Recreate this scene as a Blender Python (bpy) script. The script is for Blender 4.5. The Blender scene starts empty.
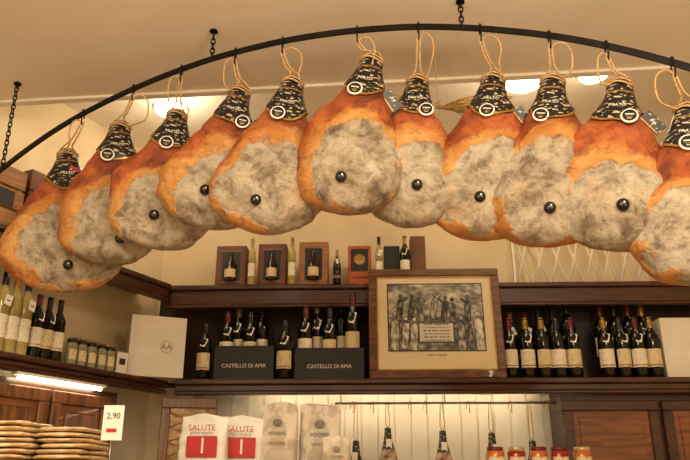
import bpy, math, random
from mathutils import Vector, Matrix, noise
random.seed(7)
sc=bpy.context.scene
try:
    sc.view_settings.view_transform='Standard'
except Exception: pass
# ---------------------------------------------------------------- camera
PITCH=math.radians(20); F=700.0
cam_loc=Vector((0,0,1.55))
cd=bpy.data.cameras.new('camera'); cam=bpy.data.objects.new('camera',cd); sc.collection.objects.link(cam)
cam.location=cam_loc; cam.rotation_euler=(math.pi/2+PITCH,0,0); cd.sensor_width=36; cd.lens=36*F/690; cd.clip_start=.05
sc.camera=cam
RX=Vector((1,0,0)); UPV=Vector((0,-math.sin(PITCH),math.cos(PITCH))); FW=Vector((0,math.cos(PITCH),math.sin(PITCH)))
def ray(u,v): return RX*((u-345)/F)+UPV*((230-v)/F)+FW
def P(u,v,d): return cam_loc+ray(u,v)*d
def PZ(u,v,z):
    r=ray(u,v); return cam_loc+r*((z-cam_loc.z)/r.z)
def L(M,u,v,y):
    Mi=M.inverted(); o=Mi@cam_loc; d=Mi.to_3x3()@ray(u,v); t=(y-o.y)/d.y; return o+d*t
# ---------------------------------------------------------------- materials
def lin(c):
    return tuple(((x/255)/12.92 if x/255<=.04045 else ((x/255+.055)/1.055)**2.4) for x in c)+(1,)
def newmat(name):
    m=bpy.data.materials.new(name); m.use_nodes=True; nt=m.node_tree; return m,nt,nt.nodes['Principled BSDF']
def noisemat(name,c1,c2,scale=8,rough=.6,metal=0,bump=0,stretch=(1,1,1),detail=6,lo=.35,hi=.65,coat=0):
    m,nt,b=newmat(name); N=nt.nodes; K=nt.links
    tc=N.new('ShaderNodeTexCoord'); mp=N.new('ShaderNodeMapping'); mp.inputs['Scale'].default_value=stretch
    no=N.new('ShaderNodeTexNoise'); no.inputs['Scale'].default_value=scale; no.inputs['Detail'].default_value=detail
    cr=N.new('ShaderNodeValToRGB'); cr.color_ramp.elements[0].position=lo; cr.color_ramp.elements[1].position=hi
    cr.color_ramp.elements[0].color=lin(c1); cr.color_ramp.elements[1].color=lin(c2)
    K.new(tc.outputs['Object'],mp.inputs[0]); K.new(mp.outputs[0],no.inputs['Vector']); K.new(no.outputs['Fac'],cr.inputs[0]); K.new(cr.outputs[0],b.inputs['Base Color'])
    b.inputs['Roughness'].default_value=rough; b.inputs['Metallic'].default_value=metal; b.inputs['Coat Weight'].default_value=coat
    if bump:
        bp=N.new('ShaderNodeBump'); bp.inputs['Strength'].default_value=bump; bp.inputs['Distance'].default_value=.01
        K.new(no.outputs['Fac'],bp.inputs['Height']); K.new(bp.outputs[0],b.inputs['Normal'])
    return m
def emis(name,c,s):
    m,nt,b=newmat(name); b.inputs['Base Color'].default_value=lin(c); b.inputs['Emission Color'].default_value=lin(c); b.inputs['Emission Strength'].default_value=s; return m
wallM=noisemat('plaster_cream',(224,204,166),(236,218,184),3,.85,bump=.05)
ceilM=noisemat('plaster_ceiling',(244,234,212),(250,242,222),2,.9)
floorM=noisemat('floor_stone',(176,150,124),(204,178,150),5,.5)
woodD=noisemat('wood_dark',(46,22,13),(84,44,25),6,.35,stretch=(1,6,12),bump=.05,coat=.2)
woodB=noisemat('wood_back',(34,19,12),(58,32,18),6,.5,stretch=(8,6,1))
woodR=noisemat('wood_red',(100,56,30),(144,88,50),5,.35,stretch=(1,8,10),coat=.2)
woodV=noisemat('wood_cabinet',(84,50,28),(132,86,50),5,.35,stretch=(10,8,1),coat=.2)
frameM=noisemat('wood_frame',(80,52,30),(120,80,48),8,.35,stretch=(2,8,8),coat=.3)
iron=noisemat('iron_black',(18,16,16),(34,30,28),30,.45,metal=.6)
steel=noisemat('steel',(120,115,105),(160,155,145),20,.3,metal=.9)
ropeM=noisemat('rope',(180,140,88),(222,186,132),120,.9,bump=.6)
glassD=noisemat('bottle_glass',(8,10,6),(18,18,9),4,.08)
glassB=noisemat('bottle_glass_brown',(30,14,6),(48,24,10),4,.08)
glassY=noisemat('bottle_grappa',(150,132,70),(190,172,108),10,.1)
glassC=noisemat('glass_clear_jar',(120,120,96),(160,158,130),20,.1)
foils=[noisemat('foil_red',(80,12,14),(110,20,20),10,.35),noisemat('foil_black',(14,13,14),(26,24,26),10,.35),noisemat('foil_gold',(150,110,50),(180,140,70),10,.3,metal=.5)]
def printmat(name,bg,ink,sx,sz,th=.52,rough=.6):
    m,nt,b=newmat(name); N=nt.nodes; K=nt.links
    tc=N.new('ShaderNodeTexCoord'); mp=N.new('ShaderNodeMapping'); mp.inputs['Scale'].default_value=(sx,sx,sz)
    no=N.new('ShaderNodeTexNoise'); no.inputs['Scale'].default_value=1; no.inputs['Detail'].default_value=2
    cr=N.new('ShaderNodeValToRGB'); cr.color_ramp.elements[0].position=th; cr.color_ramp.elements[1].position=th+.04
    cr.color_ramp.elements[0].color=lin(bg); cr.color_ramp.elements[1].color=lin(ink)
    K.new(tc.outputs['Object'],mp.inputs[0]); K.new(mp.outputs[0],no.inputs['Vector']); K.new(no.outputs['Fac'],cr.inputs[0]); K.new(cr.outputs[0],b.inputs['Base Color'])
    b.inputs['Roughness'].default_value=rough; return m
labelW=printmat('label_white',(236,228,206),(130,112,92),110,260,.62)
labelC=printmat('label_cream',(222,206,164),(150,90,60),100,240,.62)
labelK=printmat('label_black',(20,18,18),(200,180,140),120,260,.64)
paper=noisemat('paper_white',(236,230,216),(244,240,228),10,.7)
wrapM=printmat('ham_label_print',(15,13,13),(206,188,156),62,130,.585,.35)
redP=noisemat('red_print',(176,28,30),(196,36,36),10,.5)
inkP=noisemat('ink_dark',(40,34,32),(56,50,46),10,.6)
greyP=noisemat('ink_grey',(120,112,100),(140,130,118),10,.6)
whiteT=noisemat('white_print',(220,215,200),(235,230,215),10,.6)
blackC=noisemat('carton_black',(14,12,12),(24,21,20),8,.45)
cartonB=noisemat('carton_brown',(88,48,22),(126,74,36),8,.5)
cartonO=noisemat('carton_orange',(168,76,20),(196,100,32),14,.45)
cartonT=noisemat('crate_pine',(140,96,54),(176,128,80),8,.6,stretch=(1,6,8))
whiteB=noisemat('carton_white',(226,218,204),(238,232,220),5,.55)
bagW=noisemat('bag_white',(222,218,208),(244,240,232),9,.35,bump=.8)
bagG=printmat('bag_grey',(190,176,154),(216,204,184),14,9,.5,.4)
breadM=noisemat('bread_wrapped',(206,166,112),(240,218,176),30,.22,bump=.7)
jarR=noisemat('jar_red',(120,22,12),(170,46,20),30,.12)
jarO=noisemat('jar_orange',(170,80,24),(200,120,50),30,.12)
lidM=noisemat('jar_lid',(180,160,110),(200,184,140),30,.3,metal=.4)
whitePaint=noisemat('white_paint',(228,220,204),(240,234,220),4,.5)
nicheM=noisemat('niche_white',(220,210,190),(236,228,210),4,.6)
strawM=noisemat('straw',(170,130,60),(214,176,100),60,.8)
amber=noisemat('amber_glass',(120,84,34),(190,150,80),40,.15,bump=.5)
matM=noisemat('passepartout',(222,204,168),(230,214,180),4,.7)
noiseSal=noisemat('salami_skin',(120,50,28),(206,190,168),26,.6,bump=.4)
tubeM=emis('opal_lamp_glass',(255,226,176),14)
tubeS=emis('strip_tube',(255,236,200),22)
def attrmat():
    m,nt,b=newmat('engraving_print'); a=nt.nodes.new('ShaderNodeAttribute'); a.attribute_name='Col'; nt.links.new(a.outputs['Color'],b.inputs['Base Color']); b.inputs['Roughness'].default_value=.4; return m
engM=attrmat()
def ham_material():
    m,nt,b=newmat('cured_ham'); N=nt.nodes; K=nt.links
    def mk(t,**k):
        n=N.new(t)
        for a,v in k.items(): setattr(n,a,v)
        return n
    tc=mk('ShaderNodeTexCoord'); oi=mk('ShaderNodeObjectInfo')
    w=mk('ShaderNodeMath',operation='MULTIPLY'); w.inputs[1].default_value=40; K.new(oi.outputs['Random'],w.inputs[0])
    def nz(scale,detail,rough=.55,dist=0):
        n=mk('ShaderNodeTexNoise',noise_dimensions='4D'); n.inputs['Scale'].default_value=scale; n.inputs['Detail'].default_value=detail; n.inputs['Roughness'].default_value=rough; n.inputs['Distortion'].default_value=dist
        K.new(tc.outputs['Object'],n.inputs['Vector']); K.new(w.outputs[0],n.inputs['W']); return n
    def ramp(els,src):
        r=mk('ShaderNodeValToRGB'); e=r.color_ramp.elements
        while len(e)<len(els): e.new(.5)
        for i,(p,c) in enumerate(els): e[i].position=p; e[i].color=lin(c)
        K.new(src,r.inputs[0]); return r
    of=mk('ShaderNodeVectorMath',operation='MULTIPLY_ADD'); K.new(oi.outputs['Color'],of.inputs[0]); of.inputs[1].default_value=(-.16,0,-.16); of.inputs[2].default_value=(.08,0,.08)
    t2=mk('ShaderNodeVectorMath',operation='ADD'); K.new(tc.outputs['Object'],t2.inputs[0]); K.new(of.outputs[0],t2.inputs[1])
    sub=mk('ShaderNodeVectorMath',operation='SUBTRACT'); sub.inputs[1].default_value=(.03,-.1,-.455); K.new(t2.outputs[0],sub.inputs[0])
    sclv=mk('ShaderNodeVectorMath',operation='MULTIPLY'); sclv.inputs[1].default_value=(1/.185,1/.3,1/.16); K.new(sub.outputs[0],sclv.inputs[0])
    ln=mk('ShaderNodeVectorMath',operation='LENGTH'); K.new(sclv.outputs[0],ln.inputs[0])
    n1=nz(6,4); a=mk('ShaderNodeMath',operation='MULTIPLY_ADD'); K.new(n1.outputs['Fac'],a.inputs[0]); a.inputs[1].default_value=1.6; a.inputs[2].default_value=-.8
    n1b=nz(26,5); a2=mk('ShaderNodeMath',operation='MULTIPLY_ADD'); K.new(n1b.outputs['Fac'],a2.inputs[0]); a2.inputs[1].default_value=.45; K.new(a.outputs[0],a2.inputs[2])
    d=mk('ShaderNodeMath',operation='ADD'); K.new(ln.outputs['Value'],d.inputs[0]); K.new(a2.outputs[0],d.inputs[1])
    n2=nz(14,12,.72,.5); mold=ramp([(.28,(82,66,50)),(.40,(132,116,94)),(.50,(178,164,140)),(.66,(214,202,180))],n2.outputs['Fac'])
    n6=nz(7,5,.6); yl=mk('ShaderNodeMapRange'); yl.inputs['From Min'].default_value=.52; yl.inputs['From Max'].default_value=.68; yl.inputs['To Max'].default_value=.5; K.new(n6.outputs['Fac'],yl.inputs['Value'])
    mm=mk('ShaderNodeMixRGB'); K.new(yl.outputs[0],mm.inputs[0]); K.new(mold.outputs[0],mm.inputs[1]); mm.inputs[2].default_value=lin((190,150,100))
    n3=nz(12,8,.65,.4); fat=ramp([(.3,(176,100,42)),(.5,(208,144,70)),(.7,(226,180,114))],n3.outputs['Fac'])
    n4=nz(9,11,.72,.5); skin=ramp([(.3,(74,34,17)),(.42,(134,60,27)),(.53,(184,92,42)),(.7,(210,134,72))],n4.outputs['Fac'])
    n5=nz(50,5,.6); sp=mk('ShaderNodeMapRange'); sp.inputs['From Min'].default_value=.56; sp.inputs['From Max'].default_value=.70; sp.inputs['To Max'].default_value=.6; K.new(n5.outputs['Fac'],sp.inputs['Value'])
    mr1=mk('ShaderNodeMapRange'); mr1.inputs['From Min'].default_value=1.18; mr1.inputs['From Max'].default_value=1.26; K.new(d.outputs[0],mr1.inputs['Value'])
    mr2=mk('ShaderNodeMapRange'); mr2.inputs['From Min'].default_value=1.45; mr2.inputs['From Max'].default_value=1.62; K.new(d.outputs[0],mr2.inputs['Value'])
    mx1=mk('ShaderNodeMixRGB'); K.new(mr1.outputs[0],mx1.inputs[0]); K.new(mm.outputs[0],mx1.inputs[1]); K.new(fat.outputs[0],mx1.inputs[2])
    mx2=mk('ShaderNodeMixRGB'); K.new(mr2.outputs[0],mx2.inputs[0]); K.new(mx1.outputs[0],mx2.inputs[1]); K.new(skin.outputs[0],mx2.inputs[2])
    sx=mk('ShaderNodeSeparateXYZ'); K.new(tc.outputs['Object'],sx.inputs[0]); dk=mk('ShaderNodeMapRange'); dk.inputs['From Min'].default_value=-.26; dk.inputs['From Max'].default_value=-.10; dk.inputs['To Max'].default_value=.5; K.new(sx.outputs['Z'],dk.inputs['Value'])
    mx4=mk('ShaderNodeMixRGB'); K.new(dk.outputs[0],mx4.inputs[0]); K.new(mx2.outputs[0],mx4.inputs[1]); mx4.inputs[2].default_value=lin((112,48,24))
    mx3=mk('ShaderNodeMixRGB'); K.new(sp.outputs[0],mx3.inputs[0]); K.new(mx4.outputs[0],mx3.inputs[1]); mx3.inputs[2].default_value=lin((88,54,32))
    K.new(mx3.outputs[0],b.inputs['Base Color'])
    rr=mk('ShaderNodeMapRange'); rr.inputs['From Min'].default_value=1.0; rr.inputs['From Max'].default_value=1.3; rr.inputs['To Min'].default_value=.85; rr.inputs['To Max'].default_value=.38; K.new(d.outputs[0],rr.inputs['Value']); K.new(rr.outputs[0],b.inputs['Roughness'])
    ad=mk('ShaderNodeMath',operation='MULTIPLY_ADD'); K.new(mr1.outputs[0],ad.inputs[0]); ad.inputs[1].default_value=.35; K.new(n2.outputs['Fac'],ad.inputs[2])
    ad2=mk('ShaderNodeMath',operation='MULTIPLY_ADD'); K.new(n4.outputs['Fac'],ad2.inputs[0]); ad2.inputs[1].default_value=.7; K.new(ad.outputs[0],ad2.inputs[2])
    bp=mk('ShaderNodeBump'); bp.inputs['Strength'].default_value=1.0; bp.inputs['Distance'].default_value=.018; K.new(ad2.outputs[0],bp.inputs['Height']); K.new(bp.outputs[0],b.inputs['Normal'])
    return m
hamM=ham_material()
knobM=noisemat('bone_cap',(14,12,12),(30,26,24),30,.18)
# ---------------------------------------------------------------- mesh builder
class MB:
    def __init__(s): s.v=[]; s.f=[]; s.m=[]; s.mats=[]; s.sm=[]
    def mi(s,mat):
        if mat not in s.mats: s.mats.append(mat)
        return s.mats.index(mat)
    def add(s,vs,fs,mat,smooth=False,M=None):
        o=len(s.v); i=s.mi(mat)
        s.v+=[(M@Vector(p) if M else Vector(p)) for p in vs]
        for f in fs: s.f.append([o+k for k in f]); s.m.append(i); s.sm.append(smooth)
    def box(s,a,b,mat,M=None,bev=0):
        x0,y0,z0=a; x1,y1,z1=b
        if bev:
            h=bev; vs=[];
            for z,ins in ((z0,h),(z0+h,0),(z1-h,0),(z1,h)):
                X0,X1,Y0,Y1=x0+ins,x1-ins,y0+ins,y1-ins
                if ins==0: vs+=[(x0+h,y0,z),(x1-h,y0,z),(x1,y0+h,z),(x1,y1-h,z),(x1-h,y1,z),(x0+h,y1,z),(x0,y1-h,z),(x0,y0+h,z)]
                else: vs+=[(X0+h*.3,Y0,z),(X1-h*.3,Y0,z),(X1,Y0+h*.3,z),(X1,Y1-h*.3,z),(X1-h*.3,Y1,z),(X0+h*.3,Y1,z),(X0,Y1-h*.3,z),(X0,Y0+h*.3,z)]
            fs=[list(range(7,-1,-1)),list(range(24,32))]
            for r in range(3):
                for k in range(8): fs.append([r*8+k,r*8+(k+1)%8,(r+1)*8+(k+1)%8,(r+1)*8+k])
            s.add(vs,fs,mat,False,M); return
        s.add([(x0,y0,z0),(x1,y0,z0),(x1,y1,z0),(x0,y1,z0),(x0,y0,z1),(x1,y0,z1),(x1,y1,z1),(x0,y1,z1)],
              [(0,3,2,1),(4,5,6,7),(0,1,5,4),(1,2,6,5),(2,3,7,6),(3,0,4,7)],mat,False,M)
    def lathe(s,prof,mat,c=(0,0,0),n=20,M=None,a0=0,a1=2*math.pi):
        vs=[];fs=[]; full=abs(a1-a0-2*math.pi)<1e-6; cols=n if full else n+1
        for r,z in prof:
            for k in range(cols):
                a=a0+(a1-a0)*k/n; vs.append((c[0]+r*math.cos(a),c[1]+r*math.sin(a),c[2]+z))
        for i in range(len(prof)-1):
            for k in range(n):
                k2=(k+1)%cols if full else k+1
                fs.append([i*cols+k,i*cols+k2,(i+1)*cols+k2,(i+1)*cols+k])
        s.add(vs,fs,mat,True,M)
    def tube(s,pts,r,mat,n=8,closed=False,M=None,smooth_sub=0,caps=True):
        pts=[Vector(p) for p in pts]
        if smooth_sub:
            q=[];N=len(pts)
            rng=range(N) if closed else range(N-1)
            for i in rng:
                p0=pts[(i-1)%N] if closed or i>0 else pts[i]; p1=pts[i]; p2=pts[(i+1)%N]; p3=pts[(i+2)%N] if closed or i+2<N else p2
                for k in range(smooth_sub):
                    t=k/smooth_sub
                    q.append(.5*((2*p1)+(p2-p0)*t+(2*p0-5*p1+4*p2-p3)*t*t+(3*p1-p0-3*p2+p3)*t**3))
            if not closed: q.append(pts[-1])
            pts=q
        N=len(pts); vs=[];fs=[]; nrm=None
        for i,p in enumerate(pts):
            a=pts[(i+1)%N] if closed or i<N-1 else p; b=pts[(i-1)%N] if closed or i>0 else p
            t=(a-b).normalized()
            if nrm is None: nrm=t.orthogonal().normalized()
            nrm=(nrm-t*nrm.dot(t))
            nrm=nrm.normalized() if nrm.length>1e-6 else t.orthogonal().normalized()
            bn=t.cross(nrm)
            for k in range(n):
                an=2*math.pi*k/n; vs.append(p+nrm*(r*math.cos(an))+bn*(r*math.sin(an)))
        for i in range(N if closed else N-1):
            j=(i+1)%N
            for k in range(n): fs.append([i*n+k,i*n+(k+1)%n,j*n+(k+1)%n,j*n+k])
        if not closed and caps: fs.append(list(range(n))[::-1]); fs.append([(N-1)*n+k for k in range(n)])
        s.add(vs,fs,mat,True,M)
    def ball(s,c,r,mat,sc3=(1,1,1),n=14,M=None):
        prof=[(max(1e-5,math.sin(math.pi*i/10))*r,-math.cos(math.pi*i/10)*r) for i in range(11)]
        MM=Matrix.Translation(c)@Matrix.Diagonal((*sc3,1))
        if M: MM=M@MM
        s.lathe(prof,mat,(0,0,0),n,MM)
    def mesh(s,name):
        me=bpy.data.meshes.new(name); me.from_pydata([tuple(p) for p in s.v],[],s.f)
        for m in s.mats: me.materials.append(m)
        me.polygons.foreach_set('material_index',s.m); me.polygons.foreach_set('use_smooth',s.sm); me.update(); return me
    def obj(s,name,M=None,parent=None,me=None):
        o=bpy.data.objects.new(name,s.mesh(name)); sc.collection.objects.link(o)
        if parent: o.parent=parent
        if M is not None: o.matrix_basis=M
        return o
def inst(me,name,M,parent=None):
    o=bpy.data.objects.new(name,me); sc.collection.objects.link(o); o.matrix_basis=M
    if parent: o.parent=parent
    return o
def empty(name,M):
    o=bpy.data.objects.new(name,None); sc.collection.objects.link(o); o.matrix_basis=M; o.empty_display_size=.05; return o
def text(body,size,loc,parent,mat,name='lettering',R=None):
    c=bpy.data.curves.new(name,'FONT'); c.body=body; c.size=size; c.align_x='CENTER'; c.align_y='CENTER'; c.extrude=.0006; c.materials.append(mat)
    o=bpy.data.objects.new(name,c); sc.collection.objects.link(o); o.parent=parent
    o.matrix_basis=Matrix.Translation(loc)@(R or Matrix.Identity(4))@Matrix.Rotation(math.pi/2,4,'X'); return o
T=Matrix.Translation
def RZ(a): return Matrix.Rotation(a,4,'Z')
# ---------------------------------------------------------------- frames of the two shelf runs
TH=math.radians(-2.0)
Mb=T((-.95,3.7,0))@RZ(TH)
angL=math.atan2(.889,.457)
Ml=T((-1.394,2.84,0))@RZ(angL)
ZL=2.063; ZU=2.592; ZC=3.45; ZC1=3.2
WB=.32; WL=.28
# ---------------------------------------------------------------- room shell
def slab(name,a,b,mat,M=None):
    m=MB(); m.box(a,b,mat); return m.obj(name,M)
slab('floor',(-4,-2.6,-.05),(3.6,4.6,0),floorM)
slab('ceiling',(-4,-2.6,ZC),(3.6,4.6,ZC+.05),ceilM)
slab('wall_back',(-.6,WB,0),(3.9,WB+.1,ZC),wallM,Mb)
slab('wall_left',(-5.2,WL,0),(1.5,WL+.1,ZC),wallM,Ml)
slab('wall_right',(2.9,-2.6,0),(3.0,4.2,ZC),wallM)
slab('wall_front',(-4,-2.6,0),(3.6,-2.5,ZC),wallM)
m=MB()
xa,ya,xb,yb=-1.9,2.86,2.9,2.40
vs=[(-4,-2.5,ZC1),(2.9,-2.5,ZC1),(xb,yb,ZC1),(xa,ya,ZC1),(-4,1.2,ZC1)]
vs+=[(x,y,ZC-.001) for x,y,z in vs]
m.add(vs,[(4,3,2,1,0),(5,6,7,8,9),(0,1,6,5),(1,2,7,6),(2,3,8,7),(3,4,9,8),(4,0,5,9)],ceilM)
m.obj('ceiling_dropped_panel')
m=MB()
dirv=Vector((xb-xa,yb-ya,0)); ang=math.atan2(dirv.y,dirv.x); Lm=dirv.length
m.box((0,-.03,-.012),(Lm,.012,0.0),ceilM,bev=.004)
m.obj('trim_1',T((xa,ya,ZC1))@RZ(ang))
def dome_lamp(u,v,r=.10):
    c=PZ(u,v,ZC-.05); m=MB()
    m.lathe([(.001,0),(r*1.08,0),(r*1.08,-.008),(r*1.0,-.012)],ceilM,(0,0,0),28)
    m.lathe([(r*math.cos(a),-.01-r*.4*math.sin(a)) for a in [math.pi/2*j/8 for j in range(8)]]+[(.001,-.01-r*.4)],tubeM,(0,0,0),28)
    m.obj('ceiling_dome_lamp',T((c.x,c.y,ZC-.0005)))
dome_lamp(170,116,.085); dome_lamp(524,88,.10); dome_lamp(100,140,.06); dome_lamp(594,82,.07)
# ---------------------------------------------------------------- shelves
def shelf(name,M,x0,x1,yf,wall,z,h,mat):
    m=MB()
    m.box((x0,yf,z-.028),(x1,wall-.002,z),mat,bev=.006)
    m.box((x0,yf+.018,z-h),(x1,yf+.045,z-.028),mat,bev=.004)
    m.box((x0,yf+.008,z-h-.018),(x1,yf+.05,z-h),mat,bev=.005)
    return m.obj(name,M)
shelf('shelf_lower_back',Mb,.07,3.75,-.03,WB,ZL,.06,woodD)
shelf('shelf_upper_back',Mb,-.05,3.75,.06,WB,ZU,.11,woodD)
m=MB(); m.box((-.14,WB-.03,ZL),(3.75,WB-.003,ZU-.03),woodB)
for x in (0.3,.95,1.7,2.45): m.box((x,WB-.04,ZL),(x+.03,WB-.03,ZU-.1),woodD)
m.obj('shelf_backboard',Mb)
shelf('shelf_lower_left',Ml,-2.2,1.02,0,WL,ZL,.05,woodD)
shelf('shelf_upper_left',Ml,-2.2,1.0,.02,WL,ZU-.0,.08,woodD)
# ---------------------------------------------------------------- bottles
def bottle_mesh(glass,foil,label,tag,kind=0):
    m=MB()
    if kind==0: pr=[(0.001,0),(.034,0),(.0375,.004),(.0375,.19),(.034,.212),(.022,.232),(.0148,.248),(.014,.262),(.014,.295),(.016,.297),(.016,.303),(.001,.304)]
    elif kind==1: pr=[(0.001,0),(.036,0),(.041,.005),(.04,.15),(.036,.185),(.024,.215),(.0155,.24),(.014,.295),(.016,.3),(.001,.301)]
    else: pr=[(0.001,0),(.026,0),(.028,.004),(.028,.2),(.024,.225),(.013,.25),(.012,.31),(.001,.312)]
    m.lathe(pr,glass)
    r=pr[3][0]+.0006
    m.lathe([(.0155,.252),(.0155,.306),(.013,.309),(.001,.3095)] if kind<2 else [(.0135,.262),(.0135,.316),(.001,.317)],foil,n=16)
    m.lathe([(r,.055),(r,.145)] if kind!=1 else [(r-.0002,.05),(r-.0012,.13)],label,n=16,a0=math.radians(-160),a1=math.radians(-20))
    if kind<2: m.lathe([(r+.0004,.062),(r+.0004,.068)] if kind==0 else [(r,.06),(r,.066)],foils[2],n=16,a0=math.radians(-150),a1=math.radians(-30))
    if tag:
        MM=T((.006,-.031,.20))@Matrix.Rotation(math.radians(-18),4,'X')@Matrix.Rotation(math.radians(tag*16),4,'Y')
        m.box((-.014,-.001,-.024),(.014,.001,.024),paper,MM)
        m.box((-.007,-.0014,-.006),(.007,-.0009,.0),inkP,MM)
        m.tube([(-.013,-.006,.25),(0,-.0155,.248),(.006,-.028,.222)],.0008,paper,5)
    return m.mesh('wine_bottle')
BM=[bottle_mesh(glassD,foils[i%3],[labelW,labelC,labelW,labelK][i%4],[1,-1,0,1.5][(i//2)%4],[0,0,1,0][i%4]) for i in range(12)]
grap=[bottle_mesh(glassY,foils[2],labelW,0,2),bottle_mesh(glassY,foils[1],labelW,1,2)]
bn=0
def bottle(M,x,y,z,h=.31,me=None,name='wine_bottle',wide=1):
    global bn
    me=me or BM[bn%12]; bn+=1; s=h/.31
    return inst(me,name,M@T((x,y,z))@RZ(random.uniform(-.25,.25))@Matrix.Diagonal((min(s,1.1)*wide,min(s,1.1)*wide,s,1)))
def bx(u,y=.04,v=350): return L(Mb,u,v,y).x
def hz(u,v,y): return L(Mb,u,v,y).z
bottle(Mb,bx(204),.05,ZL,.31,BM[1])
bottle(Mb,bx(285),.035,ZL,.32,BM[1],wide=1.1)
def crate(u0,u1,vt,ups,txt):
    x0=bx(u0,.03);x1=bx(u1,.03);h=hz(u0,vt,.03)-ZL
    e=empty('bottle_carton',Mb@T((x0,.03,ZL))); w=x1-x0
    m=MB(); t=.006
    m.box((0,0,0),(w,t,h),blackC); m.box((0,.2,0),(w,.2+t,h),blackC); m.box((0,t,0),(t,.2,h),blackC); m.box((w-t,t,0),(w,.2,h),blackC); m.box((t,t,.03),(w-t,.2,.06),blackC)
    m.box((0,-.0005,h-.012),(w,0,h-.010),inkP)
    m.obj('box',parent=e)
    text(txt,.028,(w/2,-.001,h*.42),e,whiteT)
    for i,(u,vt2) in enumerate(ups):
        y=.135 if i%2 else .08; xx=bx(u,y,320)
        xx=min(max(xx,x0+.05),x1-.05)
        bottle(Mb,xx,y,ZL+.0605,max(.28,hz(u,vt2,y)-ZL-.0605),me=BM[[0,8,1,4,9][i%5]])
crate(215,274,346,[(228,312),(239,306),(251,312),(262,306)],'CASTELLO DI AMA')
crate(295,364,348,[(306,306),(317,301),(330,308),(341,300),(353,292)],'CASTELLO DI AMA')
m=MB(); m.box((bx(504,.14),.105,ZL),(bx(582,.14),.21,ZL+.07),woodB); m.box((bx(596,.14),.105,ZL),(bx(656,.14),.21,ZL+.07),woodB); m.obj('shelf_riser',Mb)
for i,u in enumerate((510,527,543,558,573)): bottle(Mb,bx(u,.05),.05,ZL,.325,me=BM[[0,8,5,4,9][i]])
for i,u in enumerate((512,527,541,555,570)): bottle(Mb,bx(u,.155),.155,ZL+.07,[.31,.31,.34,.33,.37][i],me=BM[[2,6,10,1,4][i]])
for i,u in enumerate((606,622,638,653)): bottle(Mb,bx(u,.05),.05,ZL,.325,me=BM[[8,1,0,5][i]])
for i,u in enumerate((604,618,632,646)): bottle(Mb,bx(u,.155),.155,ZL+.07,.35,me=BM[[0,4,9,8][i]])
def carton(name,M,x0,x1,y0,y1,z0,z1,mat,logo=None):
    e=empty(name,M@T((x0,y0,z0))); w,d,h=x1-x0,y1-y0,z1-z0
    m=MB(); m.box((0,0,0),(w,d,h),mat,bev=.002)
    m.box((.002,.002,h-.001),(w-.002,d*.5-.001,h+.0015),mat); m.box((.002,d*.5+.001,h-.001),(w-.002,d-.002,h+.0015),mat)
    if logo:
        cc=Vector((w*.66,-.0008,h*.5)); m.tube([cc+Vector((.03*math.cos(a),0,.03*math.sin(a))) for a in [2*math.pi*j/24 for j in range(24)]],.001,greyP,6,closed=True)
    m.obj('box',parent=e)
    if logo: text(logo,h*.13,(w*.66,-.001,h*.5),e,greyP)
    return e
carton('wine_carton',Mb,bx(664,.02),bx(724,.02),.02,.25,ZL,hz(675,318,.02),whiteB)
carton('wine_carton',T((-.99,3.57,0))@RZ(math.radians(22)),-.11,.17,0,.2,ZL,ZL+.31,whiteB,'AA')
# ---------------------------------------------------------------- framed engraving
fx0=bx(369,.0,330);fx1=bx(503,.0,330); fh=(hz(430,269,.03)-ZL)
fw=fx1-fx0
e=empty('framed_engraving',Mb@T((fx0,-.012,ZL))@Matrix.Rotation(math.radians(-4),4,'X'))
m=MB(); b=.042
for a,c in (((0,-.01,0),(fw,.015,b)),((0,-.01,fh-b),(fw,.015,fh)),((0,-.01,b),(b,.015,fh-b)),((fw-b,-.01,b),(fw,.015,fh-b))): m.box(a,c,frameM,bev=.005)
g=b
for a,c in (((g,-.004,g),(fw-g,.0,g+.006)),((g,-.004,fh-g-.006),(fw-g,.0,fh-g)),((g,-.004,g),(g+.006,0,fh-g)),((fw-g-.006,-.004,g),(fw-g,0,fh-g))): m.box(a,c,foils[2])
m.obj('frame',parent=e)
m=MB(); m.box((b-.002,.003,b-.002),(fw-b+.002,.012,fh-b+.002),matM); m.obj('mount',parent=e)
px0,px1,pz0,pz1=b+.058,fw-b-.05,b+.10,fh-b-.04
def cap(p,a,bb,r):
    a=Vector(a);bb=Vector(bb);p=Vector(p);ab=bb-a;t=max(0,min(1,(p-a).dot(ab)/ab.length_squared));return (p-(a+ab*t)).length-r
figs=[]
rf=random.Random(5)
for cx_,sc_,yy_ in ((.07,1.5,.05),(.17,1.2,.08),(.26,1.3,.04),(.36,.9,.46),(.47,1.0,.5),(.58,.95,.47),(.68,1.0,.42),(.76,1.35,.04),(.86,1.2,.07),(.95,1.5,.05),(.12,1.0,.48),(.24,.9,.5),(.83,1.0,.46)):
    figs.append((cx_,yy_,sc_,rf.uniform(-.05,.05),rf.uniform(.15,.95)))
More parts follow.
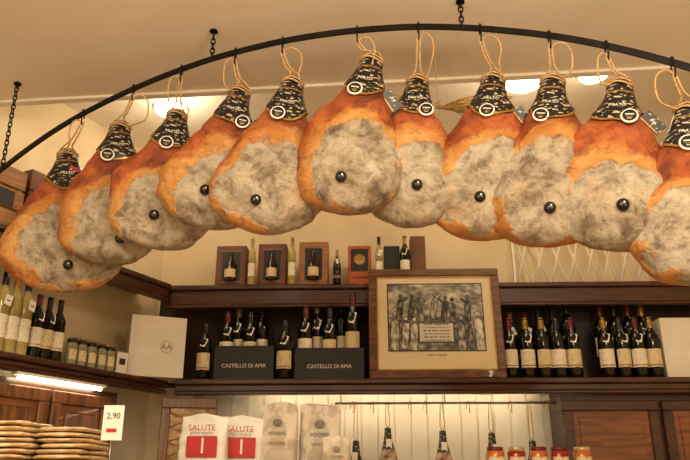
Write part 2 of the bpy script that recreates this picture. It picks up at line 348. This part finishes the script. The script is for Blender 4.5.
def draw(u,v):
    s=.5-.3*noise.noise(Vector((u*5,v*7,1)))-.3*noise.noise(Vector((u*16,v*20,2)))
    if v<.5: s-=.16
    for fx,fy,k,ln_,tn in figs:
        sg=(1 if fx<.5 else -1)
        dd=min(cap((u*1.4,v),(fx*1.4,fy),(fx*1.4+ln_,fy+.24*k),.042*k),cap((u*1.4,v),(fx*1.4+ln_,fy+.325*k),(fx*1.4+ln_,fy+.33*k),.025*k),cap((u*1.4,v),(fx*1.4+ln_,fy+.23*k),(fx*1.4+ln_+.09*sg,fy+.30*k),.013))
        if dd<-.006: s=tn*.75+.4*noise.noise(Vector((u*30,v*14,fx*9)))
        elif dd<.006: s=.08
    if .31<u<.69 and .12<v<.42:
        s=.78
        if not(.325<u<.675 and .14<v<.40): s=.2
        elif abs((v*22)%1-.5)<.22 and noise.noise(Vector((u*70,int(v*22)*3.,0)))>-.12 and .36<u<.64: s=.4
    if u<.01 or u>.99 or v<.014 or v>.986: s=.12
    s+=.06*(1 if (int(u*180)+int(v*120))%2 else -1)
    return max(.04,min(.85,s))
GW,GH=180,120
vs=[(px0+(px1-px0)*i/GW,.001,pz0+(pz1-pz0)*j/GH) for j in range(GH+1) for i in range(GW+1)]
fs=[(j*(GW+1)+i,j*(GW+1)+i+1,(j+1)*(GW+1)+i+1,(j+1)*(GW+1)+i) for j in range(GH) for i in range(GW)]
m=MB(); m.add(vs,fs,engM); o=m.obj('engraving',parent=e)
ca=o.data.color_attributes.new('Col','FLOAT_COLOR','CORNER'); buf=[]
for j in range(GH):
    for i in range(GW):
        s=draw((i+.5)/GW,(j+.5)/GH)**1.7; buf+=[s,s*.94,s*.8,1]*4
ca.data.foreach_set('color',buf)
text('ARTI  E  MESTIERI',.013,((px0+px1)/2,.0025,pz0-.02),e,inkP)
# ---------------------------------------------------------------- upper shelf things
def giftbox(u0,u1,vt,mat,y=.10,win=True):
    x0=bx(u0,y,265);x1=bx(u1,y,265);h=hz(u0,vt,y)-ZU;w=x1-x0
    e=empty('bottle_gift_box',Mb@T((x0,y,ZU)))
    m=MB(); m.box((0,0,0),(w,.1,h),mat,bev=.003)
    if win:
        m.box((w*.2,-.0015,h*.12),(w*.8,0,h*.86),blackC)
        m.box((w*.17,-.003,h*.1),(w*.83,-.0015,h*.13),cartonT); m.box((w*.17,-.003,h*.85),(w*.83,-.0015,h*.88),cartonT)
        m.lathe([(w*.2,h*.13),(w*.2,h*.5),(w*.08,h*.62),(w*.07,h*.8)],glassB,(w*.5,-.001,0),12,a0=-math.pi,a1=0)
        m.lathe([(w*.205,h*.2),(w*.205,h*.4)],labelC,(w*.5,-.001,0),12,a0=-math.pi*.85,a1=-.15*math.pi)
    m.obj('box',parent=e); return e,w,h
giftbox(216,246,246,cartonB); giftbox(258,286,244,cartonB)
giftbox(299,328,242,cartonT)
e,w,h=giftbox(348,371,246,cartonO,win=False)
m=MB(); m.box((w*.12,-.0015,h*.35),(w*.88,0,h*.92),blackC); m.ball((w*.5,-.002,h*.65),w*.25,foils[2],(1,.1,1)); m.obj('label',parent=e); text('COGNAC',.022,(w*.5,-.002,h*.2),e,inkP)
giftbox(411,426,236,cartonB,win=False)
giftbox(384,400,246,blackC,win=False)
for u,vt,me in ((252,240,grap[0]),(292,239,grap[0]),(337,250,BM[2]),(379,238,grap[1]),(405,236,BM[8])):
    y=.072; x=bx(u,y,260); bottle(Mb,x,y,ZU,hz(u,vt,y)-ZU,me=me,wide=.85)
m=MB(); lx0=bx(514,.2,255);lx1=bx(668,.2,255);lh=hz(590,230,.2)-ZU
n=9
for k in range(n):
    xa_=lx0+(lx1-lx0)*k/n; st=(lx1-lx0)/n
    m.tube([(xa_,.2,ZU+.012),(xa_+st,.2,ZU+lh)],.006,whitePaint,6); m.tube([(xa_+st,.212,ZU+.012),(xa_,.212,ZU+lh)],.006,whitePaint,6)
m.box((lx0,.19,ZU),(lx1,.22,ZU+.014),whitePaint); m.box((lx0,.19,ZU+lh),(lx1,.22,ZU+lh+.012),whitePaint)
m.box((lx0-.012,.19,ZU),(lx0,.22,ZU+lh+.012),whitePaint); m.box((lx1,.19,ZU),(lx1+.012,.22,ZU+lh+.012),whitePaint)
m.obj('folding_lattice_grille',Mb)
# ---------------------------------------------------------------- left run objects
def lx(u,v,y): return L(Ml,u,v,y).x
for i,u in enumerate((-10,3,15,27)): bottle(Ml,lx(u,300,.06),.06,ZL,.335,me=grap[i%2],name='grappa_bottle')
for i,u in enumerate((37,48,59)): bottle(Ml,lx(u,320,.07),.07,ZL,.29,me=BM[[0,1,4][i]],wide=.9)
def jar(M,x,y,z,h,r,glass,lid,name='glass_jar'):
    m=MB(); m.lathe([(.001,0),(r*.92,0),(r,.006),(r,h*.78),(r*.86,h*.86)],glass); m.lathe([(r*.9,h*.84),(r*.92,h*.85),(r*.92,h*.98),(r*.86,h),(.001,h)],lid); m.lathe([(r+.0006,h*.2),(r+.0006,h*.6)],labelC,a0=math.radians(-150),a1=math.radians(-30),n=10)
    return m.obj(name,M@T((x,y,z)))
for i,u in enumerate((72,82,92,102,111)): jar(Ml,lx(u,345,.05),.05,ZL,.12,.025,glassC,foils[1])
for i,u in enumerate((76,86,96,106)): jar(Ml,lx(u,345,.14),.14,ZL,.15,.025,glassC,foils[2])
m=MB(); m.box((-.035,-.001,0),(.035,.001,.1),paper); m.box((-.02,-.0015,.04),(.02,-.001,.07),inkP); m.box((-.025,0,0),(.025,.02,.006),paper)
m.obj('price_card',Ml@T((lx(123,356,.01),.012,ZL)))
def slatcrate(a,c,vt,mt):
    y0=.07; x0=lx(a,200,y0);x1=lx(c,200,y0); h=L(Ml,(a+c)/2,vt,y0).z-ZU; w=x1-x0; dp=.19
    e=empty('wooden_crate',Ml@T((x0,y0,ZU))); mm=MB()
    mm.box((.008,.008,.002),(w-.008,dp-.008,.012),mt)
    ns=3; sh=(h-.012*(ns-1))/ns
    for k in range(ns):
        z=k*(sh+.012)
        mm.box((0,0,z),(w,.007,z+sh),mt,bev=.002); mm.box((0,dp-.007,z),(w,dp,z+sh),mt,bev=.002)
        mm.box((0,.007,z),(.007,dp-.007,z+sh),mt); mm.box((w-.007,.007,z),(w,dp-.007,z+sh),mt)
    for xx in (.008,w-.028):
        for yy in (.008,dp-.028): mm.box((xx,yy,.012),(xx+.02,yy+.02,h),mt)
    mm.box((w*.2,-.0012,h*.36),(w*.8,0,h*.62),inkP)
    mm.box((.02,.02,.012),(w-.02,dp-.02,h*.8),strawM)
    mm.obj('slats',parent=e)
slatcrate(-30,24,160,cartonT); slatcrate(28,52,172,cartonB)
for i,u in enumerate((68,84,100)): bottle(Ml,lx(u,240,.12),.12,ZU,.32,me=BM[[5,2,8][i]])
e=empty('panelled_cabinet',Ml); m=MB(); zt=ZL-.09; cx1=.72
m.box((-2.2,.06,0),(cx1,WL-.002,zt),woodD)
m.obj('carcass',parent=e)
m=MB(); wd=.36; x=-2.2
while x<cx1-.1:
    x1=min(x+wd-.015,cx1)
    for z0,z1 in ((.1,1.0),(1.04,zt-.03)):
        f=.055
        m.box((x,.035,z0),(x1,.06,z0+f),woodV,bev=.004); m.box((x,.035,z1-f),(x1,.06,z1),woodV,bev=.004)
        m.box((x,.035,z0+f),(x+f,.06,z1-f),woodV,bev=.004); m.box((x1-f,.035,z0+f),(x1,.06,z1-f),woodV,bev=.004)
        m.box((x+f,.05,z0+f),(x1-f,.06,z1-f),woodR); 
        if x1-x>.2: m.box((x+f+.03,.042,z0+f+.03),(x1-f-.03,.05,z1-f-.03),woodV,bev=.006)
        m.ball((x1-f*.5,.025,(z0+z1)/2),.012,foils[2])
    x+=wd
m.obj('doors',parent=e)
def striplamp(M,x0,x1,y,z):
    m=MB(); m.box((x0,y-.02,z-.012),(x1,y+.02,z),whitePaint,bev=.003); m.tube([(x0+.02,y,z-.02),(x1-.02,y,z-.02)],.008,tubeS,8)
    return m.obj('under_shelf_strip_lamp',M)
striplamp(Ml,.1,.6,.03,ZL-.0685)
e=empty('corner_display_cabinet',T((-.92,3.60,0))@RZ(math.radians(8))); w=.30
m=MB(); m.box((0,.03,0),(w-.03,.15,ZL-.10),woodD)
f=.045
m.box((0,0,0),(w-.03,.029,1.2),woodV,bev=.004)
m.box((0,0,1.2),(w-.03,.03,1.2+f),woodV,bev=.004); m.box((0,0,ZL-.15),(w-.03,.03,ZL-.10),woodV,bev=.004); m.box((0,0,1.2+f),(f,.03,ZL-.15),woodV,bev=.004); m.box((w-.03-f,0,1.2+f),(w-.03,.03,ZL-.15),woodV,bev=.004)
m.box((f,.012,1.2+f),(w-.03-f,.02,ZL-.15),amber)
m.obj('carcass',parent=e)
m=MB(); z=1.26
while z<ZL-.22:
    m.tube([(f,.01,z),(w-.03-f,.01,z+.07)],.003,foils[2],6); m.tube([(w-.03-f,.01,z),(f,.01,z+.07)],.003,foils[2],6); z+=.07
m.obj('leaded_lattice',parent=e)
# ---------------------------------------------------------------- niche under the back shelf
m=MB(); nx0=bx(196,.25,430); nx1=bx(555,.25,430)
m.box((nx0,WB-.03,.9),(nx1,WB-.003,ZL-.03),nicheM)
k=nx0
while k<nx1-.1: m.box((k,WB-.038,.9),(k+.085,WB-.03,ZL-.03),nicheM,bev=.003); k+=.09
m.obj('niche_panelling',Mb)
striplamp(Mb,bx(250,.1,400),bx(540,.1,400),.12,ZL-.03)
e=empty('panelled_cabinet',Mb); m=MB(); rx0=bx(562,.05,420); rx1=3.6; zt=ZL-.08
m.box((rx0,.05,0),(rx1,WB-.002,zt),woodD); m.obj('carcass',parent=e)
m=MB(); x=rx0
for wdt in (.5,.5,.5,.5):
    for z0,z1 in ((.1,1.0),(1.04,zt-.03)):
        f=.05; x1=x+wdt-.02
        m.box((x,.02,z0),(x1,.05,z0+f),woodD,bev=.004); m.box((x,.02,z1-f),(x1,.05,z1),woodD,bev=.004); m.box((x,.02,z0+f),(x+f,.05,z1-f),woodD,bev=.004); m.box((x1-f,.02,z0+f),(x1,.05,z1-f),woodD,bev=.004)
        m.box((x+f,.035,z0+f),(x1-f,.05,z1-f),woodR); m.box((x+f+.03,.03,z0+f+.03),(x1-f-.03,.035,z1-f-.03),woodR,bev=.0024)
    x+=wdt
    if x>rx1-.5: break
m.obj('doors',parent=e)
RYl=.02
zr=hz(450,403,RYl); xr0=bx(335,RYl,403); xr1=bx(556,RYl,403)
e=empty('hanging_rail',Mb); m=MB(); m.tube([(xr0,RYl,zr),(xr1,RYl,zr)],.006,steel,10)
for x in (xr0+.03,(xr0+xr1)/2,xr1-.03): m.tube([(x,RYl,zr),(x,RYl,ZL-.079)],.004,steel,8)
m.obj('bar',parent=e)
def salami(u,vt,w=.03):
    x=bx(u,RYl,440); zt=hz(u,vt,RYl); m=MB()
    pr=[(.001,0),(w*.55,-.006),(w*.6,-.03),(w*.75,-.07),(w*1.15,-.11),(w*1.5,-.15),(w*1.4,-.19),(w*.7,-.215),(.001,-.22)]
    m.lathe(pr[:5],wrapM,n=16); m.lathe(pr[4:],noiseSal,n=16)
    m.box((-.012,-w*1.0,-.11),(.016,-w*.98,-.06),paper)
    m.tube([(0,0,-.01),(.012,0,.02),(.004,0,zr-zt+.008),(-.006,0,zr-zt+.006),(-.012,0,.02),(0,0,-.01)],.0025,ropeM,6)
    m.obj('hanging_salami',Mb@T((x,RYl,zt))@RZ(random.uniform(-.5,.5)))
for u,vt in ((356,440),(388,427),(443,430),(492,432),(532,440)): salami(u,vt)
m=MB()
for u in (352,372,410,425,468,510,546):
    x=bx(u,RYl,410); m.tube([(x-.01,RYl,zr-.03),(x,RYl,zr+.008),(x+.008,RYl,zr),(x+.006,RYl-.01,zr-.05)],.0025,ropeM,6,smooth_sub=4)
m.obj('strings',parent=e)
# ---------------------------------------------------------------- counter and its goods
CZ=1.5
e=empty('shop_counter',T((0,0,0))); m=MB()
m.box((-.85,2.85,CZ-.04),(1.5,3.3,CZ),woodR,bev=.006); m.box((-.82,2.9,.08),(1.47,3.28,CZ-.04),woodV); m.box((-.8,2.93,0),(1.45,3.25,.08),woodD)
for k in range(5): m.box((-.78+.45*k,2.885,.15),(-.38+.45*k,2.9,CZ-.1),woodR,bev=.005)
m.obj('body',parent=e)
def bag(u0,u1,vt,y,mat,kind):
    pc=(u0+u1)/2; I=Matrix.Identity(4)
    p0=L(I,u0,440,y);p1=L(I,u1,440,y);h=L(I,pc,vt,y).z-CZ; w=p1.x-p0.x; d=.09
    e=empty('flour_bag',T(((p0.x+p1.x)/2,y+d/2,CZ))@RZ(random.uniform(-.12,.12)))
    m=MB(); vs=[];fs=[];n=32;rows=24
    for i in range(rows+1):
        t=i/rows; dd=d/2*(1 if t<.7 else 1-(t-.7)/.22*.9 if t<.92 else .1); dd*=min(1,.8+t*4); ww=w/2*(.95+.05*math.sin(t*3)+(.02 if t>.9 else 0))
        for k in range(n):
            a=2*math.pi*k/n; c,s=math.cos(a),math.sin(a); ex=.45
            X=ww*math.copysign(abs(c)**ex,c); Y=dd*math.copysign(abs(s)**.6,s)
            nn=noise.noise(Vector((X*22,Y*22+u0,t*9)))*.008
            wv=.006*math.sin(X*90)*(t>.9)
            vs.append((X+nn*.5,Y+nn+wv,h*t+.008*math.sin(X*40+u0)*(t>.95)))
    for i in range(rows):
        for k in range(n): fs.append([i*n+k,i*n+(k+1)%n,(i+1)*n+(k+1)%n,(i+1)*n+k])
    fs.append(list(range(n))[::-1]); fs.append([rows*n+k for k in range(n)])
    m.add(vs,fs,mat,True); m.obj('bag',parent=e)
    yf=-d/2-.009
    if kind==0:
        text('SALUTE',w*.17,(0,yf+.004,h*.83),e,redP); text('grano tenero',w*.09,(0,yf+.002,h*.77),e,greyP)
        m=MB(); m.box((-w*.30,yf-.001,h*.48),(w*.34,yf+.004,h*.73),redP,bev=.001); m.obj('label',parent=e)
        text('1',h*.27,(w*.04,yf-.003,h*.605),e,whiteT); text('farina tipo',.018,(-w*.0,yf,h*.42),e,inkP)
    else:
        text('PODERE',w*.13,(0,yf+.004,h*.66),e,greyP); text('farro bio',.02,(0,yf+.002,h*.56),e,greyP); m=MB(); m.ball((0,yf+.006,h*.78),w*.12,greyP,(1,.05,.8)); m.obj('emblem',parent=e)
bag(178,226,414,2.90,bagW,0); bag(215,262,416,3.02,bagW,0); bag(259,297,402,3.05,bagG,1); bag(299,341,404,3.12,bagG,1)
bag(322,350,436,2.95,bagG,1)
I4=Matrix.Identity(4)
for i,u in enumerate((495,516,538,559,582)):
    p=L(I4,u,450,3.02); r=.036
    for q in range(2): jar(I4,p.x,3.02,CZ+q*.0985,.098,r,[jarR,jarO][(i+q)%2],[foils[0],lidM,foils[0]][i%3],'sauce_jar')
e=empty('display_table',T((0,0,0))); m=MB()
m.box((-1.45,2.0,1.50),(-.62,2.5,1.54),woodR,bev=.006)
for x in (-1.42,-.69):
    for y in (2.03,2.43): m.box((x,y,0),(x+.05,y+.05,1.5),woodV)
m.box((-1.4,2.05,1.42),(-.66,2.06,1.5),woodV)
m.obj('table',parent=e)
def loaf(c,w,d,h,rz):
    m=MB(); vs=[];fs=[];n=36;rows=8
    for i in range(rows+1):
        ph=-math.pi/2+math.pi*i/rows; rr=max(.02,math.cos(ph))**.35; zz=math.sin(ph)
        for k in range(n):
            a=2*math.pi*k/n; ca,sa=math.cos(a),math.sin(a)
            X=w/2*rr*math.copysign(abs(ca)**.4,ca);Y=d/2*rr*math.copysign(abs(sa)**.4,sa)
            nn=noise.noise(Vector((X*30+c[0]*9,Y*30,zz+c[2]*60)))*.009
            vs.append((X+nn,Y+nn,h/2+h/2*zz+nn*.3))
    for i in range(rows):
        for k in range(n): fs.append([i*n+k,i*n+(k+1)%n,(i+1)*n+(k+1)%n,(i+1)*n+k])
    fs.append(list(range(n))[::-1]); fs.append([rows*n+k for k in range(n)])
    m.add(vs,fs,breadM,True); m.obj('wrapped_flatbread',T(c)@RZ(rz))
for q in range(4):
    for r in range((12,13,12,11)[q]):
        loaf((-1.32+.165*q+random.uniform(-.008,.008),2.2+.04*(q%2),1.541+r*.0155),.16,.26,.0154,random.uniform(-.06,.06))
m=MB(); m.box((-.028,-.001,.12),(.028,.001,.21),paper); m.box((-.016,-.002,.14),(.012,-.001,.15),redP); m.tube([(0,.002,0),(0,.002,.13)],.003,steel,6); m.lathe([(.03,0),(.03,.006),(.001,.007)],steel)
zs=(L(I4,111,405,2.02).z-1.54)/.21
e=m.obj('price_sign',T((L(I4,111,430,2.02).x,2.03,1.54))@RZ(.1)@Matrix.Diagonal((1,1,zs,1)))
text('2,90',.022,(0,-.002,.182),e,inkP)
# ---------------------------------------------------------------- hams rail
RP=[(-70,228),(-40,203),(0,170),(50,132),(100,104),(150,81),(212,58),(280,41),(345,31),(415,26),(480,28),(550,35),(610,46),(690,67),(740,84),(770,96)]
DK=[(-70,2.97),(0,2.92),(60,2.89),(118,2.82),(175,2.72),(240,2.62),(292,2.54),(370,2.47),(430,2.53),(492,2.48),(553,2.38),(620,2.27),(685,2.16),(770,2.02)]
def lerpk(ks,u):
    for (a,x),(b,y) in zip(ks,ks[1:]):
        if u<=b: return x+(y-x)*(u-a)/(b-a)
    return ks[-1][1]
def rd(u): return lerpk(DK,u)
def rv(u): return lerpk(RP,u)
def sm(pts,it=3):
    for _ in range(it): pts=[pts[0]]+[(pts[i-1]+pts[i]*2+pts[i+1])/4 for i in range(1,len(pts)-1)]+[pts[-1]]
    return pts
us=[-70+ (840)*i/84 for i in range(85)]
rail=sm([P(u,rv(u),rd(u)) for u in us],8)
def railpt(u):
    f=(u+70)/10; i=int(f); return rail[i].lerp(rail[i+1],f-i)
er=empty('curved_ham_rail',Matrix.Identity(4))
m=MB(); vs=[];fs=[]
for i,p in enumerate(rail):
    t=(rail[min(i+1,84)]-rail[max(i-1,0)]).normalized(); nn=Vector((t.y,-t.x,0)).normalized(); up=nn.cross(t)
    if up.z<0: up=-up
    for a,b_ in ((-.004,-.011),(.004,-.011),(.004,.011),(-.004,.011)): vs.append(p+nn*a+up*b_)
for i in range(84):
    for k in range(4): fs.append([i*4+k,i*4+(k+1)%4,(i+1)*4+(k+1)%4,(i+1)*4+k])
fs+= [[0,3,2,1],[84*4,84*4+1,84*4+2,84*4+3]]
m.add(vs,fs,iron); m.obj('bar',parent=er)
m=MB()
def chain(p,ztop,link=.03):
    z=p.z+.005; k=0
    while z<ztop-.02:
        w=.008; pts=[]
        for j in range(12):
            a=2*math.pi*j/12; x=w*math.cos(a); zz=link*.5*math.sin(a)+link*.3
            pts.append((p.x+(x if k%2 else 0),p.y+(0 if k%2 else x),z+zz))
        m.tube(pts,.0028,iron,6,closed=True); z+=link*.72; k+=1
    m.lathe([(.016,0),(.016,.006),(.001,.006)],iron,(p.x,p.y,ztop-.0065),12)
    m.tube([(p.x,p.y,ztop),(p.x,p.y,ztop-.03)],.003,iron,6)
for u in (212,462,): chain(railpt(u),ZC1)
chain(railpt(2),ZC1)
m.obj('chains',parent=er)
# ---------------------------------------------------------------- hams
PROF=[(0,.03),(.015,.12),(.04,.18),(.08,.232),(.14,.278),(.2,.303),(.27,.315),(.34,.311),(.42,.290),(.5,.256),(.58,.214),(.66,.170),(.73,.132),(.8,.098),(.86,.075),(.91,.063),(.95,.059),(.98,.052),(1,.035)]
def hsurf(t,th,Ln,ws,seed,off=0):
    k=max(0,min(1,(t-.55)/.4)); pr=lerpk(PROF,t); a=pr*Ln*(ws*(1-k)+1.05*k)+off; bb=pr*Ln*(.6*(1-k)+1.0*k)+off
    c,s=math.cos(th),math.sin(th)
    sd=math.sin(seed*1.7)
    cx=(.018*sd*math.sin(math.pi*min(1,t*1.15)))*Ln
    c2=c*(1+.08*sd*math.sin(2*th+seed)*(1-k))
    y=bb*s*(.82 if s<0 else 1.1)
    p=Vector((cx+a*c2,y,(t-1)*Ln))
    n=noise.noise(Vector((p.x*6+seed*3.1,p.y*6,p.z*6)))*.03+noise.noise(Vector((p.x*17,p.y*17+seed,p.z*17)))*.014+noise.noise(Vector((p.x*42,p.y*42+seed,p.z*42)))*.0045
    n*=(1-k*.85)*min(1,pr/.15)
    return p+Vector((c*n,s*n,0))
def make_ham(us_,vs_,ub,vb,wpx,du,dv,ru,seed,col=(.5,.5)):
    d=rd(us_); Tt=P(us_,vs_,d)
    r=ray(ub,vb); B=cam_loc+r*(Tt.y/r.y); dx=Tt.x-B.x; dz=Tt.z-B.z; Ln=math.hypot(dx,dz); roll=math.atan2(dx,dz)
    yaw=-math.atan2(Tt.x,Tt.y)*.8
    M=T(Tt)@Matrix.Rotation(roll,4,'Y')@RZ(yaw)
    ws=(wpx*1.05/F*d)/(Ln*.62)
    e=empty('cured_ham',M)
    m=MB(); NT=64;NH=64; vs=[];fs=[]
    for i in range(NT+1):
        t=(i/NT); t= .5*(1-math.cos(math.pi*t))*.5+t*.5
        for k in range(NH): vs.append(hsurf(t,2*math.pi*k/NH,Ln,ws,seed))
    for i in range(NT):
        for k in range(NH): fs.append([i*NH+k,i*NH+(k+1)%NH,(i+1)*NH+(k+1)%NH,(i+1)*NH+k])
    fs.append(list(range(NH))[::-1]); fs.append([NT*NH+k for k in range(NH)])
    m.add(vs,fs,hamM,True); o_=m.obj('ham_body',parent=e); o_.color=(col[0],.5,col[1],1)
    m=MB(); R=14
    def grid(lo_f,hi_f,off0,off1,mat):
        vs=[];fs=[]
        for i in range(R+1):
            for k in range(NH):
                th=2*math.pi*k/NH; lo=lo_f(th);hi=hi_f(th); t=lo+(hi-lo)*i/R
                vs.append(hsurf(t,th,Ln,ws,seed,off0+(off1-off0)*i/R))
        for i in range(R):
            for k in range(NH): fs.append([i*NH+k,i*NH+(k+1)%NH,(i+1)*NH+(k+1)%NH,(i+1)*NH+k])
        m.add(vs,fs,mat,True)
    lof=lambda th:.79-.12*((1-math.sin(th))/2)**4+.008*math.sin(5*th+seed)
    grid(lof,lambda th:.985,.0075,.0035,wrapM)
    grid(lambda th:lof(th)-.001,lambda th:lof(th)+.012,.0085,.0085,foils[2])
    grid(lambda th:.89,lambda th:.90,.0055,.0055,foils[2])
    m.lathe([(.055*Ln,0),(.001,0)],wrapM,(0,0,-.014*Ln),20)
    m.obj('paper_collar',parent=e)
    tt=.70; p=hsurf(tt,-math.pi/2+.4*math.sin(seed*2),Ln,ws,seed,.014)
    m=MB(); MM=T(p)@Matrix.Rotation(math.radians(90-14),4,'X')@Matrix.Diagonal((1,1.15,1,1))
    m.lathe([(.001,.003),(.021,.003)],blackC,(0,0,0),24,MM); m.lathe([(.021,.003),(.0255,.002),(.0265,0),(.001,-.001)],paper,(0,0,0),24,MM); m.box((-.013,.002,.0031),(.013,.006,.0036),whiteT,MM); m.box((-.010,-.006,.0031),(.010,-.003,.0036),foils[2],MM); m.box((-.006,-.012,.0031),(.006,-.010,.0036),whiteT,MM)
    if seed%2==0 or seed==1:
        q=hsurf(.74,-.4,Ln,ws,seed,.01); MM=T(q)@Matrix.Rotation(math.radians(42),4,'Y')@RZ(.3); m.box((-.01,-.004,-.02),(.065,-.002,.02),wrapM,MM); m.box((-.008,-.006,-.018),(.063,-.004,-.014),foils[2],MM)
    if seed==1:
        q=hsurf(.83,-math.pi/2+.5,Ln,ws,seed,.008); m.box((-.022,-.002,-.006),(.022,.001,.006),redP,T(q)@Matrix.Rotation(.5,4,'Y'))
    m.obj('seal',parent=e)
    q=hsurf(.79,-math.pi/2,Ln,ws,seed,.012); text('PRATO',.0165,q,e,whiteT,'collar_lettering',Matrix.Rotation(math.radians(-14),4,'X'))
    Mi=M.inverted(); o=Mi@cam_loc; rr=Mi.to_3x3()@ray(du,dv)
    best=None
    t0=(-.08-o.y)/rr.y; pk=o+rr*t0
    for _ in range(5):
        tz=max(.05,min(.9,pk.z/Ln+1)); bestd=9
        for k in range(60):
            th=-math.pi*k/60; q=hsurf(tz,th,Ln,ws,seed); 
            if abs(q.x-pk.x)<bestd: bestd=abs(q.x-pk.x); best=q
        pk=o+rr*((best.y-o.y)/rr.y)
    m=MB(); c=Vector((pk.x,best.y,pk.z))
    m.ball(c+Vector((0,-.004,0)),.0185,knobM,(1,.7,1.05),16)
    m.ball(c+Vector((.003,-.0155,.003)),.0028,paper,(1,.5,1.4),8)  # tiny white bead stands in for the highlight on the black knob
    m.obj('bone_knob',parent=e)
    H=Mi@railpt(ru); Rd=Mi.to_3x3()
    up=(Rd@Vector((0,0,1))).normalized(); xx=(Rd@Vector((1,0,0))).normalized(); yy=(Rd@Vector((0,1,0))).normalized()
    m=MB()
    hk=[H+yy*.008-up*.02,H+yy*.01+up*.008,H+up*.017,H-yy*.012+up*.008,H-yy*.012-up*.02,H-yy*.012-up*.04,H-yy*.004-up*.052,H+yy*.008-up*.045,H+yy*.012-up*.032]
    m.tube(hk,.0028,iron,8,smooth_sub=4); m.obj('hook',parent=e)
    hb=H-yy*.002-up*.048; sh=Vector((0,0,-.02)); s=-1 if seed in (1,3,4,10,11) else 1; w=.005+random.random()*.004
    m=MB(); rs=.058*Ln+.006
    for q in (0,.010): m.tube([Vector((rs*math.cos(a),rs*math.sin(a),-.035*Ln-q+.003*math.sin(3*a+q*90))) for a in [2*math.pi*j/16 for j in range(16)]],.0034,ropeM,8,closed=True)
    mid=(hb+sh)/2
    m.tube([Vector((-rs,0,-.035*Ln)),sh+Vector((-w*2,-.012,.03)),mid-xx*w-yy*.006,hb-xx*.005,hb+up*.004,hb+xx*.005,mid+xx*w-yy*.004,sh+Vector((w*2,-.01,.03)),Vector((rs,0,-.035*Ln))],.0034,ropeM,8,smooth_sub=5)
    q=hb; g=random.uniform(.5,1.05)
    m.tube([q+xx*.004,q+s*xx*.03*g+up*.010-yy*.012,q+s*xx*.06*g-up*.010-yy*.016,q+s*xx*.07*g-up*.05-yy*.014,q+s*xx*.06*g-up*.10-yy*.01,sh+s*xx*.03+Vector((0,-.02,-.01))],.0032,ropeM,8,smooth_sub=6)
    m.obj('rope',parent=e)
HAMS=[(68,150,62,292,100,68,265,84,(.45,.62)),(121,122,106,263,90,120,239,134,(.6,.45)),(178,110,154,248,92,154,215,182,(.45,.5)),(242,87,200,227,96,205,190,236,(.62,.42)),(294,78,256,233,104,256,200,283,(.6,.5)),
(373,56,337,212,98,341,177,357,(.66,.42)),(418,76,408,226,88,417,185,418,(.5,.55)),(494,74,476,238,106,480,197,480,(.55,.4)),(553,76,538,246,102,550,208,549,(.5,.55)),(620,80,611,250,108,623,205,606,(.7,.35)),(687,104,692,284,106,700,222,672,(.55,.45))]
for i,h in enumerate(HAMS): make_ham(*h[:8],seed=i+1,col=h[8])
m=MB(); c=P(438,108,2.78)
for k in range(60):
    a=random.uniform(-.22,.22); l=random.uniform(.14,.26); sgn=random.choice((-1,1)); yv=random.uniform(-.15,.15)
    e_=c+Vector((sgn*l*math.cos(a),yv*.4,l*math.sin(a))); m.tube([c,c.lerp(e_,.5)+Vector((0,0,.012)),e_],.0018,strawM,4)
    dd=(e_-c).normalized(); m.tube([e_,e_+dd*.02,e_+dd*.035],.004,strawM,5)
m.tube([c+Vector((.01*math.cos(t),.01*math.sin(t),.002*t)) for t in range(13)],.003,ropeM,6); m.tube([c,Vector((c.x,c.y,ZC))],.002,ropeM,6)
m.obj('dried_wheat_bunch')
# ---------------------------------------------------------------- lights
warm=(1,.85,.64)
def area(loc,size,e,col,rot=(0,0,0)):
    l=bpy.data.lights.new('overhead_fill_light','AREA'); l.energy=e; l.size=size; l.color=col; o=bpy.data.objects.new('overhead_fill_light',l); sc.collection.objects.link(o); o.location=loc; o.rotation_euler=rot
area((-.9,.3,3.15),.5,28,warm,(math.radians(25),0,0)); area((1.0,.3,3.15),.5,28,warm,(math.radians(25),0,0)); area((0,-1.2,3.15),.6,30,warm)  # added fill lights overhead, out of view, no fixtures modelled
def pt(loc,e,r=.08,col=warm):
    l=bpy.data.lights.new('unseen_point_light','POINT'); l.energy=e; l.shadow_soft_size=r; l.color=col; o=bpy.data.objects.new('unseen_point_light',l); sc.collection.objects.link(o); o.location=loc
pt((-1.2,-.2,2.3),38); pt((1.3,-.2,2.3),38); pt((.3,.9,2.7),18,.1)  # added fill points without pendants, mainly to brighten the ceiling
# bulbs inside the opal ceiling lamps of the recess
for u,v in ((170,116),(524,88)):
    c=PZ(u,v,ZC-.14); pt(c,5,.06)
w=bpy.data.worlds.new('World'); sc.world=w; w.use_nodes=True; w.node_tree.nodes['Background'].inputs[0].default_value=(1,.8,.6,1); w.node_tree.nodes['Background'].inputs[1].default_value=.2
